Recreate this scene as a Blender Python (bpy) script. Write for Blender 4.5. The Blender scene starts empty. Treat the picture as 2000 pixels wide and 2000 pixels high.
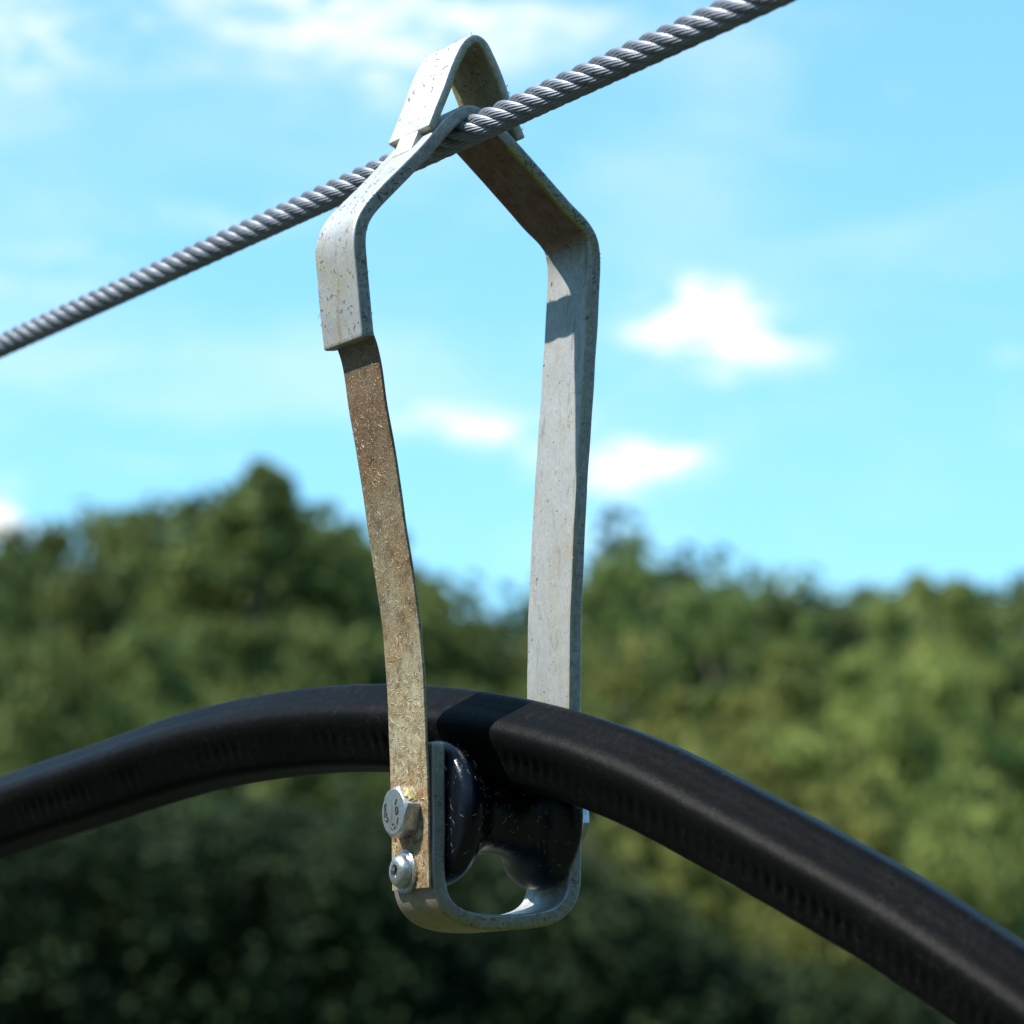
import bpy, bmesh, math, random
import numpy as np
from mathutils import Vector, Matrix, noise
random.seed(7)
rng = np.random.default_rng(11)
R = math.radians
SC = bpy.context.scene
COL = SC.collection

# ------------------------------------------------------------------ camera
PITCH = 9.17
CAM = Vector((0, 0, 1.6))
FPX = 7000.0                       # focal length in pixels of a 2000 px wide picture
cd = bpy.data.cameras.new('camera')
cam = bpy.data.objects.new('camera', cd)
COL.objects.link(cam)
cam.location = CAM
cam.rotation_euler = (R(90 + PITCH), 0, 0)
cd.sensor_width = 36
cd.lens = FPX / 2000 * 36
cd.clip_start = 0.05
cd.clip_end = 3000
cd.dof.use_dof = True
cd.dof.focus_distance = 1.475
cd.dof.aperture_fstop = 12.5
cd.dof.aperture_blades = 0
SC.camera = cam
CAMM = Matrix.Rotation(R(90 + PITCH), 3, 'X')

# ------------------------------------------------------------------ world, sun, exposure
SUN_TO = Vector((-1.053, -0.189, 1.25)).normalized()      # direction towards the sun
sun_el = math.asin(SUN_TO.z)
sun_az = math.atan2(SUN_TO.x, SUN_TO.y)          # clockwise from +Y
W = bpy.data.worlds.new('World')
SC.world = W
W.use_nodes = True
nt = W.node_tree
nt.nodes.clear()
def N(t, typ, **kw):
    n = t.nodes.new(typ)
    for k, v in kw.items():
        setattr(n, k, v)
    return n
def L(t, a, b):
    t.links.new(a, b)
def MATH(t, op, a, b=None, clamp=False):
    n = N(t, 'ShaderNodeMath', operation=op, use_clamp=clamp)
    for i, v in enumerate((a, b)):
        if v is None:
            continue
        if isinstance(v, (int, float)):
            n.inputs[i].default_value = v
        else:
            L(t, v, n.inputs[i])
    return n.outputs[0]
def MIX(t, fac, a, b, blend='MIX'):
    n = N(t, 'ShaderNodeMix', data_type='RGBA', blend_type=blend)
    for i, v in ((0, fac), (6, a), (7, b)):
        if isinstance(v, (int, float)):
            n.inputs[i].default_value = v
        elif isinstance(v, tuple):
            n.inputs[i].default_value = (*v, 1)
        else:
            L(t, v, n.inputs[i])
    return n.outputs[2]
def NOISE(t, vec, scale, detail=4, rough=0.55, dist=0.0):
    n = N(t, 'ShaderNodeTexNoise')
    n.inputs['Scale'].default_value = scale
    n.inputs['Detail'].default_value = detail
    n.inputs['Roughness'].default_value = rough
    n.inputs['Distortion'].default_value = dist
    if vec is not None:
        L(t, vec, n.inputs['Vector'])
    return n.outputs['Fac']
def RANGE(t, v, a, b, c=0.0, d=1.0, smooth=False):
    n = N(t, 'ShaderNodeMapRange')
    if smooth:
        n.interpolation_type = 'SMOOTHSTEP'
    n.inputs[1].default_value = a; n.inputs[2].default_value = b
    n.inputs[3].default_value = c; n.inputs[4].default_value = d
    L(t, v, n.inputs[0])
    return n.outputs[0]

sky = N(nt, 'ShaderNodeTexSky', sky_type='NISHITA')
sky.sun_disc = False
sky.sun_elevation = sun_el
sky.sun_rotation = sun_az
sky.air_density = 1.0
sky.dust_density = 0.25
sky.ozone_density = 1.6
tc = N(nt, 'ShaderNodeTexCoord')
nrm = N(nt, 'ShaderNodeVectorMath', operation='NORMALIZE')
L(nt, tc.outputs['Generated'], nrm.inputs[0])
sep = N(nt, 'ShaderNodeSeparateXYZ')
L(nt, nrm.outputs[0], sep.inputs[0])
az = MATH(nt, 'ARCTAN2', sep.outputs[0], sep.outputs[1])
el = MATH(nt, 'ARCSINE', sep.outputs[2])
warp = N(nt, 'ShaderNodeMapping')
warp.inputs['Scale'].default_value = (0.8, 1, 2.6)
warp.inputs['Rotation'].default_value = (0.0, R(-20), 0)
L(nt, nrm.outputs[0], warp.inputs['Vector'])
n1 = NOISE(nt, warp.outputs[0], 9, 6, 0.55, 0.3)       # thin veils
n2 = NOISE(nt, warp.outputs[0], 62, 8, 0.66, 0.6)      # cloud edges
def dir_of(px, py):
    v = CAMM @ Vector(((px - 1000) / FPX, -(py - 1000) / FPX, -1)).normalized()
    return math.atan2(v.x, v.y), math.asin(v.z)
cl = None
# small cumulus puffs and veils: (place, half width, half height in picture units, strength)
for (px, py, a, b, s) in [(1390, 615, 115, 65, 1.35), (1450, 690, 200, 70, 0.6), (1470,730,160,60,.2), (1290, 640, 130, 90, .35), (850, 820, 230, 45, 0.42),
                          (990, 840, 160, 50, 0.42), (1235, 900, 140, 42, 1.5), (1170, 930, 130, 50, .5), (5, 1030, 60, 70, 1.5),
                          (30, 60, 190, 150, 0.62), (560, 0, 380, 120, 0.50), (780, 130, 330, 110, 0.42), (1000, 40, 450, 90, .34),
                          (60, 540, 280, 70, 0.36), (420, 430, 380, 60, 0.30), (500, 680, 260, 50, .22), (1500, 40, 300, 60, 0.2), (1990, 830, 50, 60, 0.3),
                          (1980, 700, 80, 40, 0.3), (1750, 190, 60, 40, 0.18), (300, 900, 350, 40, .25)]:
    a0, e0 = dir_of(px, py)
    du = MATH(nt, 'DIVIDE', MATH(nt, 'SUBTRACT', az, a0), a / FPX)
    dv = MATH(nt, 'DIVIDE', MATH(nt, 'SUBTRACT', el, e0), b / FPX)
    q = MATH(nt, 'ADD', MATH(nt, 'MULTIPLY', du, du), MATH(nt, 'MULTIPLY', dv, dv))
    g = MATH(nt, 'MULTIPLY', MATH(nt, 'POWER', 2.718, MATH(nt, 'MULTIPLY', q, -1.0)), s)
    cl = g if cl is None else MATH(nt, 'ADD', cl, g)
puff = RANGE(nt, MATH(nt, 'MULTIPLY', cl, RANGE(nt, n2, 0.38, 0.62, 0.12, 1.25)), 0.03, 1.10, 0.0, 1.0, True)
veil = RANGE(nt, n1, 0.44, 0.74, 0.0, 0.27, True)
cover = MATH(nt, 'ADD', puff, veil, clamp=True)
gm = N(nt, 'ShaderNodeGamma'); gm.inputs['Gamma'].default_value = 0.66
L(nt, sky.outputs[0], gm.inputs['Color'])
skyc = MIX(nt, 1.0, gm.outputs[0], (1.02, 1.85, 2.2), 'MULTIPLY')
SKYCOL = MIX(nt, cover, skyc, (6.3, 6.4, 6.4))
bg = N(nt, 'ShaderNodeBackground')
bg.inputs['Strength'].default_value = 0.10
L(nt, SKYCOL, bg.inputs['Color'])
out = N(nt, 'ShaderNodeOutputWorld')
L(nt, bg.outputs[0], out.inputs[0])

sl = bpy.data.lights.new('sun', 'SUN')
sl.energy = 3.9
sl.angle = R(0.53)
sl.color = (1.0, 0.955, 0.89)
so = bpy.data.objects.new('sun', sl)
COL.objects.link(so)
so.rotation_euler = SUN_TO.to_track_quat('Z', 'Y').to_euler()
SC.view_settings.view_transform = 'Standard'
SC.view_settings.look = 'None'
SC.view_settings.gamma = 1
SC.view_settings.use_curve_mapping = False
SC.view_settings.exposure = 1.0
SC.cycles.max_bounces = 6
SC.cycles.use_denoising = True

# ------------------------------------------------------------------ the hanger's own frame
TH = R(31)
WF = Vector((math.sin(TH), -math.cos(TH), 0))    # along the rope, towards the camera
NR = Vector((math.cos(TH), math.sin(TH), 0))     # across the hanger, to the right
UP = Vector((0, 0, 1))
def ray(px, py):
    return (CAMM @ Vector(((px - 1000) / FPX, -(py - 1000) / FPX, -1))).normalized()
HW = 0.0168                                      # half width of the steel strap
O = CAM + ray(950, 950) * 1.47 - WF * HW         # mid plane of the hanger
def to_nz(px, py, w=HW):
    d = ray(px, py)
    t = (O + WF * w - CAM).dot(WF) / d.dot(WF)
    p = CAM + d * t - O
    return (p.dot(NR), p.z)
ROOT = Matrix(((NR.x, WF.x, 0, O.x), (NR.y, WF.y, 0, O.y), (0, 0, 1, O.z), (0, 0, 0, 1)))
# local coordinates of the hanger: x = n (right), y = w (towards camera), z = up.  (mirrored frame -> build in world)
def WP(n, w, z):
    return O + NR * n + WF * w + UP * z

# ------------------------------------------------------------------ materials
def new_mat(name):
    m = bpy.data.materials.new(name)
    m.use_nodes = True
    t = m.node_tree
    b = t.nodes['Principled BSDF']
    return m, t, b
def objco(t):
    return N(t, 'ShaderNodeTexCoord').outputs['Object']
def bump(t, b, h, dist, strength=1.0, prev=None):
    n = N(t, 'ShaderNodeBump')
    n.inputs['Distance'].default_value = dist
    n.inputs['Strength'].default_value = strength
    L(t, h, n.inputs['Height'])
    if prev is not None:
        L(t, prev, n.inputs['Normal'])
    L(t, n.outputs[0], b.inputs['Normal'])
    return n.outputs[0]

def mat_zinc(name='zinc_plate', base=(0.52, 0.53, 0.52), tint=(0.47, 0.44, 0.34), metal=0.5, rough=0.42, dirt=1.0, tintattr=False):
    m, t, b = new_mat(name)
    co = objco(t)
    big = NOISE(t, co, 38, 5, 0.6)
    c = MIX(t, RANGE(t, big, 0.45, 0.68, 0, 0.85, True), base, tint)
    mid = NOISE(t, co, 260, 6, 0.7)
    c = MIX(t, RANGE(t, mid, 0.40, 0.72, 0, 0.7), c, tuple(x * 0.50 for x in base))
    cloud = NOISE(t, co, 95, 5, 0.6, 0.8)
    c = MIX(t, RANGE(t, cloud, 0.42, 0.66, 0, 0.5, True), c, (base[0] * 0.72, base[1] * 0.78, base[2] * 0.84))
    mp = N(t, 'ShaderNodeMapping'); mp.inputs['Scale'].default_value = (1, 1, 0.12); mp.inputs['Rotation'].default_value = (0.05, 0.04, 0)
    L(t, co, mp.inputs['Vector'])
    streak = NOISE(t, mp.outputs[0], 2600, 3, 0.6)
    c = MIX(t, RANGE(t, streak, 0.56, 0.68, 0, 0.5), c, (0.80, 0.80, 0.76))
    mp2 = N(t, 'ShaderNodeMapping'); mp2.inputs['Scale'].default_value = (1, 1, 0.25)
    L(t, co, mp2.inputs['Vector'])
    stain = NOISE(t, mp2.outputs[0], 150, 6, 0.7, 1.0)
    c = MIX(t, RANGE(t, stain, 0.56, 0.70, 0, 0.75), c, (0.24, 0.19, 0.11))
    if tintattr:
        a = N(t, 'ShaderNodeAttribute', attribute_name='rust')
        rn = NOISE(t, co, 120, 5, 0.65)
        f = MATH(t, 'MULTIPLY', a.outputs['Fac'], RANGE(t, rn, 0.25, 0.6, 0.75, 1.0), clamp=True)
        c = MIX(t, f, c, (0.19, 0.092, 0.066))
        a2 = N(t, 'ShaderNodeAttribute', attribute_name='grime')
        gn = NOISE(t, co, 330, 6, 0.75)
        f2 = MATH(t, 'MULTIPLY', a2.outputs['Fac'], RANGE(t, gn, 0.38, 0.56, 0.35, 1.0), clamp=True)
        c = MIX(t, f2, c, (0.29, 0.265, 0.205))
        gd = NOISE(t, co, 520, 5, 0.75, 1.2)
        f4 = MATH(t, 'MULTIPLY', a2.outputs['Fac'], RANGE(t, gd, 0.56, 0.66, 0.0, 1.0), clamp=True)
        c = MIX(t, f4, c, (0.045, 0.034, 0.022))
        a3 = N(t, 'ShaderNodeAttribute', attribute_name='yellow')
        f3 = MATH(t, 'MULTIPLY', a3.outputs['Fac'], RANGE(t, big, 0.35, 0.6, 0.8, 1.0), clamp=True)
        c = MIX(t, f3, c, (0.34, 0.28, 0.06))
    sp = NOISE(t, co, 620, 2, 0.5, 0.6)
    sp2 = NOISE(t, co, 70, 3, 0.5)
    spk = MATH(t, 'MULTIPLY', RANGE(t, sp, 0.66, 0.70), RANGE(t, sp2, 0.45, 0.6), clamp=True)
    c = MIX(t, MATH(t, 'MULTIPLY', spk, 0.85 * dirt), c, (0.055, 0.04, 0.022))
    L(t, c, b.inputs['Base Color'])
    b.inputs['Metallic'].default_value = metal
    L(t, RANGE(t, mid, 0.3, 0.7, rough - 0.08, rough + 0.16), b.inputs['Roughness'])
    h = MATH(t, 'ADD', MATH(t, 'MULTIPLY', mid, 0.6), MATH(t, 'MULTIPLY', streak, 0.35))
    bump(t, b, h, 0.00022)
    return m

ZBOLT = (O + UP * to_nz(798, 1587, -0.0005)[1]).z
def mat_brown():
    m, t, b = new_mat('yellow_passivated_steel')
    co = objco(t)
    g = N(t, 'ShaderNodeSeparateXYZ'); L(t, co, g.inputs[0])
    big = NOISE(t, co, 45, 5, 0.6)
    mid = NOISE(t, co, 420, 5, 0.7)
    fine = NOISE(t, co, 1500, 3, 0.6)
    zf = RANGE(t, MATH(t, 'ADD', g.outputs[2], MATH(t, 'MULTIPLY', big, 0.03)), 1.735, 1.875)
    blot = NOISE(t, co, 130, 6, 0.7, 0.6)
    low = MIX(t, RANGE(t, big, 0.38, 0.62), (0.40, 0.32, 0.16), (0.47, 0.45, 0.32))
    up = MIX(t, RANGE(t, big, 0.38, 0.64), (0.19, 0.105, 0.062), (0.20, 0.165, 0.095))
    c = MIX(t, zf, low, up)
    c = MIX(t, RANGE(t, blot, 0.46, 0.66, 0, 0.75, True), c, (0.115, 0.065, 0.035))
    c = MIX(t, RANGE(t, mid, 0.42, 0.75, 0, 0.7), c, (0.12, 0.075, 0.04))
    # rust orange crust round the fasteners
    nearb = RANGE(t, g.outputs[2], ZBOLT + 0.030, ZBOLT + 0.004)
    c = MIX(t, MATH(t, 'MULTIPLY', nearb, RANGE(t, blot, 0.40, 0.56, 0.15, 0.95), clamp=True), c, (0.29, 0.165, 0.075))
    c = MIX(t, MATH(t, 'MULTIPLY', nearb, RANGE(t, mid, 0.50, 0.60, 0, 0.75), clamp=True), c, (0.09, 0.045, 0.02))
    c = MIX(t, RANGE(t, fine, 0.58, 0.66, 0, 0.6), c, (0.72, 0.62, 0.40))
    L(t, c, b.inputs['Base Color'])
    b.inputs['Metallic'].default_value = 0.3
    b.inputs['Roughness'].default_value = 0.46
    bump(t, b, MATH(t, 'ADD', MATH(t, 'ADD', mid, blot), MATH(t, 'MULTIPLY', fine, 0.5)), 0.0003)
    return m

def mat_wire():
    m, t, b = new_mat('galvanised_wire')
    co = objco(t)
    n = NOISE(t, co, 90, 5, 0.65)
    c = MIX(t, RANGE(t, n, 0.35, 0.7), (0.31, 0.335, 0.385), (0.18, 0.20, 0.235))
    L(t, c, b.inputs['Base Color'])
    b.inputs['Metallic'].default_value = 0.55
    b.inputs['Roughness'].default_value = 0.42
    return m

AZH_ = R(41)
def mat_hose():
    m, t, b = new_mat('black_rubber_hose')
    co = objco(t)
    n = NOISE(t, co, 900, 4, 0.7)
    big = NOISE(t, co, 25, 4, 0.6)
    c = MIX(t, RANGE(t, big, 0.3, 0.7), (0.0036, 0.0037, 0.0038), (0.0050, 0.0051, 0.0052))
    mp = N(t, 'ShaderNodeMapping'); mp.inputs['Rotation'].default_value = (0, 0, AZH_ - math.pi / 2)
    L(t, co, mp.inputs['Vector'])
    mp3 = N(t, 'ShaderNodeMapping'); mp3.inputs['Scale'].default_value = (0.06, 1, 1)
    L(t, mp.outputs[0], mp3.inputs['Vector'])
    dust = NOISE(t, mp3.outputs[0], 420, 5, 0.7)
    c = MIX(t, MATH(t, 'MULTIPLY', RANGE(t, dust, 0.52, 0.72), RANGE(t, big, 0.4, 0.6, 0.1, 0.9)), c, (0.018, 0.018, 0.0175))
    sp = NOISE(t, co, 260, 3, 0.5, 0.5)
    c = MIX(t, RANGE(t, sp, 0.67, 0.71, 0, 0.8), c, (0.004, 0.004, 0.004))
    L(t, c, b.inputs['Base Color'])
    L(t, RANGE(t, n, 0.3, 0.7, 0.36, 0.50), b.inputs['Roughness'])
    b.inputs['Specular IOR Level'].default_value = 0.035
    bump(t, b, MATH(t, 'ADD', n, MATH(t, 'MULTIPLY', NOISE(t, co, 140, 3), 2.0)), 0.00016)
    return m

def mat_spool():
    m, t, b = new_mat('glossy_black_roller')
    co = objco(t)
    n = NOISE(t, co, 160, 5, 0.7)
    L(t, MIX(t, n, (0.0025, 0.003, 0.007), (0.0045, 0.005, 0.009)), b.inputs['Base Color'])
    L(t, RANGE(t, n, 0.3, 0.75, 0.12, 0.30), b.inputs['Roughness'])
    b.inputs['Coat Weight'].default_value = 0.0
    b.inputs['Specular IOR Level'].default_value = 0.40
    bump(t, b, NOISE(t, co, 420, 4, 0.7), 0.00022)
    return m

def mat_plain(name, col, rough=0.6, metal=0.0, var=0.25, sc=200):
    m, t, b = new_mat(name)
    n = NOISE(t, objco(t), sc, 4, 0.6)
    L(t, MIX(t, RANGE(t, n, 0.3, 0.7), col, tuple(x * (1 - var) for x in col)), b.inputs['Base Color'])
    b.inputs['Roughness'].default_value = rough
    b.inputs['Metallic'].default_value = metal
    return m

def mat_leaf(name, c1, c2, trans=0.35, nsc=8.0):
    m, t, b = new_mat(name)
    oi = N(t, 'ShaderNodeObjectInfo')
    geo = N(t, 'ShaderNodeNewGeometry')
    big = NOISE(t, objco(t), nsc, 3, 0.6)
    f = MATH(t, 'ADD', MATH(t, 'MULTIPLY', geo.outputs['Random Per Island'], 0.25), RANGE(t, big, 0.36, 0.64, 0, 0.75), clamp=True)
    c = MIX(t, f, c1, c2)
    hs = N(t, 'ShaderNodeHueSaturation')
    L(t, c, hs.inputs['Color'])
    L(t, RANGE(t, oi.outputs['Random'], 0, 1, 0.485, 0.515), hs.inputs['Hue'])
    L(t, RANGE(t, oi.outputs['Random'], 0, 1, 0.8, 1.2), hs.inputs['Value'])
    L(t, hs.outputs[0], b.inputs['Base Color'])
    b.inputs['Roughness'].default_value = 0.7
    b.inputs['Specular IOR Level'].default_value = 0.12
    tr = N(t, 'ShaderNodeBsdfTranslucent')
    L(t, hs.outputs[0], tr.inputs[0])
    ms = N(t, 'ShaderNodeMixShader')
    ms.inputs[0].default_value = trans
    L(t, b.outputs[0], ms.inputs[1]); L(t, tr.outputs[0], ms.inputs[2])
    L(t, ms.outputs[0], t.nodes['Material Output'].inputs['Surface'])
    return m

M_ZINC = mat_zinc('zinc_plated_frame', tintattr=True)
M_CAP = mat_zinc('zinc_plated_cap', base=(0.64, 0.64, 0.60), tint=(0.50, 0.46, 0.34), metal=0.35, rough=0.48, tintattr=True)
M_BOLT = mat_zinc('bright_zinc_bolt', base=(0.58, 0.60, 0.62), tint=(0.50, 0.47, 0.34), metal=0.85, rough=0.26, dirt=0.6)
M_BROWN = mat_brown()
M_WIRE = mat_wire()
M_HOSE = mat_hose()
M_SPOOL = mat_spool()
M_MARK = mat_plain('letter_shadow', (0.05, 0.05, 0.05), 0.6, 0.3)  # dark colour stands in for shadows cast by the raised letters
M_SOCK = mat_plain('dark_socket', (0.06, 0.065, 0.06), 0.5, 0.5)
M_STRAW = mat_plain('dry_grass', (0.62, 0.52, 0.30), 0.7)
M_DIRT = mat_plain('dark_grass', (0.06, 0.045, 0.025), 0.8)
M_SAWDUST = mat_plain('packed_clippings', (0.70, 0.60, 0.28), 0.9, 0, 0.5, 900)
M_BARK = mat_plain('bark', (0.10, 0.08, 0.06), 0.9, 0, 0.5, 3)
M_GROUND = mat_plain('forest_floor', (0.035, 0.045, 0.02), 0.95, 0, 0.5, 0.5)
M_MEADOW = mat_plain('meadow', (0.07, 0.09, 0.03), 0.95, 0, 0.4, 0.5)

# ------------------------------------------------------------------ object helpers
def link(name, me, mat=None, parent=None, smooth=None):
    o = bpy.data.objects.new(name, me)
    COL.objects.link(o)
    if mat is not None and not me.materials:
        me.materials.append(mat)
    if parent is not None:
        o.parent = parent
    return o
def tag(o, label=None, cat=None, group=None, kind=None):
    for k, v in (('label', label), ('category', cat), ('group', group), ('kind', kind)):
        if v:
            o[k] = v
    return o
def empty(name, loc=(0, 0, 0)):
    o = bpy.data.objects.new(name, None)
    COL.objects.link(o)
    o.empty_display_size = 0.05
    return o
def mesh_np(name, verts, quads=None, tris=None, smooth=True):
    me = bpy.data.meshes.new(name)
    verts = np.asarray(verts, dtype=np.float32)
    parts = []; tot = []; 
    loops = []
    if quads is not None and len(quads):
        q = np.asarray(quads, dtype=np.int32); loops.append(q.ravel()); tot.append(np.full(len(q), 4, np.int32))
    if tris is not None and len(tris):
        q = np.asarray(tris, dtype=np.int32); loops.append(q.ravel()); tot.append(np.full(len(q), 3, np.int32))
    loops = np.concatenate(loops); tot = np.concatenate(tot)
    start = np.concatenate(([0], np.cumsum(tot)[:-1])).astype(np.int32)
    me.vertices.add(len(verts)); me.vertices.foreach_set('co', verts.ravel())
    me.loops.add(len(loops)); me.loops.foreach_set('vertex_index', loops)
    me.polygons.add(len(tot)); me.polygons.foreach_set('loop_start', start); me.polygons.foreach_set('loop_total', tot)
    me.polygons.foreach_set('use_smooth', np.full(len(tot), smooth))
    me.update(calc_edges=True)
    me.validate()
    return me
def mesh_py(name, verts, faces, smooth=True, sharp=None):
    me = bpy.data.meshes.new(name)
    me.from_pydata([tuple(v) for v in verts], [], faces)
    bm = bmesh.new(); bm.from_mesh(me)
    bmesh.ops.recalc_face_normals(bm, faces=bm.faces)
    bm.to_mesh(me); bm.free()
    me.polygons.foreach_set('use_smooth', [smooth] * len(me.polygons))
    if smooth and sharp is not None:
        me.set_sharp_from_angle(angle=R(sharp))
    return me

def catmull(pts, step):
    """Resample a polyline of 2-D points as a centripetal-like smooth curve with even steps."""
    P = [np.array(p, float) for p in pts]
    P = [2 * P[0] - P[1]] + P + [2 * P[-1] - P[-2]]
    outp = []
    for i in range(1, len(P) - 2):
        p0, p1, p2, p3 = P[i - 1:i + 3]
        d1 = np.linalg.norm(p2 - p1)
        k0 = max(np.linalg.norm(p1 - p0), 1e-6); k2 = max(np.linalg.norm(p3 - p2), 1e-6)
        m1 = ((p1 - p0) / k0 * d1 + (p2 - p1)) / (d1 / k0 * 0 + 2) 
        m2 = ((p3 - p2) / k2 * d1 + (p2 - p1)) / 2
        n = max(2, int(d1 / step * 4))
        for k in range(n):
            s = k / n
            outp.append((2*s**3-3*s*s+1)*p1 + (s**3-2*s*s+s)*m1 + (-2*s**3+3*s*s)*p2 + (s**3-s*s)*m2)
    outp.append(P[-2])
    A = np.array(outp)
    seg = np.linalg.norm(np.diff(A, axis=0), axis=1)
    cum = np.concatenate(([0], np.cumsum(seg)))
    m = max(4, int(cum[-1] / step))
    tt = np.linspace(0, cum[-1], m + 1)
    return np.stack([np.interp(tt, cum, A[:, j]) for j in range(A.shape[1])], 1), tt
def smooth_path(A, it=6):
    A = A.copy()
    for _ in range(it):
        A[1:-1] = A[1:-1] * 0.5 + (A[:-2] + A[2:]) * 0.25
    return A

def strap(name, path, thick, w0, w1, rad, mat, parent, seg=3, widthfn=None, attrs=None, wig=0.00006):
    """Flat bar swept along path (n,z); rounded edges; thickness and widths in metres."""
    T = np.gradient(path, axis=0)
    T /= np.linalg.norm(T, axis=1)[:, None]
    Nn = np.stack([-T[:, 1], T[:, 0]], 1)          # left of the direction of travel
    m = len(path)
    ring = []
    ht = thick / 2
    for ci, (sx, sy, a0) in enumerate(((1, 1, 0), (-1, 1, 90), (-1, -1, 180), (1, -1, 270))):
        for k in range(seg + 1):
            a = R(a0 + 90 * k / seg)
            ring.append((sx * (ht - rad), sy, rad * math.cos(a), rad * math.sin(a)))
        if ci in (1, 3):
            for f in (0.9, 0.5, 0.0, -0.5, -0.9):
                ring.append((sx * (ht - rad), f if ci == 1 else -f, sx * rad, 0.0))
    rn = len(ring)
    V = []
    ends = [0] + list(range(m)) + [m - 1]
    for j, i in enumerate(ends):
        shrink = rad * 0.5 if j in (0, len(ends) - 1) else 0
        mv = 0.0
        if j == 0: mv = 0.0
        a, b = (w0, w1)
        if widthfn:
            a, b = widthfn(i / (m - 1), w0, w1)
        ext = T[i] * (rad * 0.5) * (-1 if j == 0 else (1 if j == len(ends) - 1 else 0))
        for (u, sy, ru, rw) in ring:
            uu = u + ru
            ww = (a + b) / 2 + sy * ((b - a) / 2 - rad) + rw
            if shrink:
                uu *= (ht - shrink) / ht
                mid = (a + b) / 2
                ww = mid + (ww - mid) * (1 - shrink / ((b - a) / 2))
            p = path[i] + Nn[i] * uu + ext
            dn = noise.noise(Vector((p[0] * 60, ww * 60, p[1] * 60))) * wig * 4
            V.append(WP(p[0] + Nn[i][0] * dn, ww, p[1] + Nn[i][1] * dn))
    F = []
    M2 = len(ends)
    for i in range(M2 - 1):
        for k in range(rn):
            k2 = (k + 1) % rn
            F.append((i * rn + k, i * rn + k2, (i + 1) * rn + k2, (i + 1) * rn + k))
    F.append(tuple(range(rn))[::-1])
    F.append(tuple((M2 - 1) * rn + k for k in range(rn)))
    me = mesh_py(name, V, F, True, 50)
    if attrs:
        for an, fn in attrs.items():
            at = me.attributes.new(an, 'FLOAT', 'POINT')
            vals = []
            for j, i in enumerate(ends):
                for (u, sy, ru, rw) in ring:
                    side = (u + ru) / ht
                    vals.append(float(fn(i / (m - 1), side, path[i], sy)))
            at.data.foreach_set('value', vals)
    o = link(name, me, mat, parent)
    wn = o.modifiers.new('weighted_normal', 'WEIGHTED_NORMAL')
    wn.keep_sharp = True; wn.weight = 100
    return o, (path, Nn, T)

def lathe(name, prof, axis_p, axis_d, mat, parent, seg=64, sharp=40, radfn=None):
    """Revolve prof [(distance along axis, radius)] about a line."""
    d = axis_d.normalized()
    u = UP if abs(d.z) < 0.9 else Vector((1, 0, 0))
    a = d.cross(u).normalized(); b = a.cross(d).normalized()
    V = []; F = []
    for (s, r) in prof:
        for k in range(seg):
            ph = 2 * math.pi * k / seg
            rr = r if radfn is None else radfn(r, ph)
            V.append(axis_p + d * s + (a * math.cos(ph) + b * math.sin(ph)) * rr)
    m = len(prof)
    for i in range(m - 1):
        for k in range(seg):
            k2 = (k + 1) % seg
            F.append((i * seg + k, i * seg + k2, (i + 1) * seg + k2, (i + 1) * seg + k))
    F.append(tuple(range(seg))[::-1]); F.append(tuple((m - 1) * seg + k for k in range(seg)))
    me = mesh_py(name, V, F, True, sharp)
    return link(name, me, mat, parent)

def hexhead(name, af, h, p, d, mat, parent, rot=0.0, bothch=False, hole=0):
    """Hexagon head or nut with chamfered corners; the flat base at p, growing along d."""
    d = d.normalized()
    a = d.cross(UP).normalized(); b = a.cross(d).normalized()
    seg = 72
    rin = af / 2
    rc = rin * 0.96
    def rh(ph):
        q = (ph - rot) % (math.pi / 3)
        return rin / math.cos(q - math.pi / 6)
    V = []; F = []
    rows = []
    for k in range(seg):
        ph = 2 * math.pi * k / seg
        r = rh(ph)
        drop = max(0.0, (r - rc)) * math.tan(R(30))
        low = drop if bothch else 0.0
        rows.append([(low, r), (h - drop, r), (h, rc), (h, 0.0001)])
        if bothch:
            rows[-1] = [(0, rc)] + rows[-1]
    m = len(rows[0])
    for i in range(m):
        for k in range(seg):
            ph = 2 * math.pi * k / seg
            s, r = rows[k][i]
            V.append(p + d * s + (a * math.cos(ph) + b * math.sin(ph)) * r)
    for i in range(m - 1):
        for k in range(seg):
            k2 = (k + 1) % seg
            F.append((i * seg + k, i * seg + k2, (i + 1) * seg + k2, (i + 1) * seg + k))
    F.append(tuple(range(seg))[::-1])
    me = mesh_py(name, V, F, True, 22)
    return link(name, me, mat, parent), a, b

# ------------------------------------------------------------------ the hanger
hanger = tag(empty('cable_hanger'), 'zinc plated steel hanger with pointed cap, hooked over the wire rope', 'cable hanger')

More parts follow.
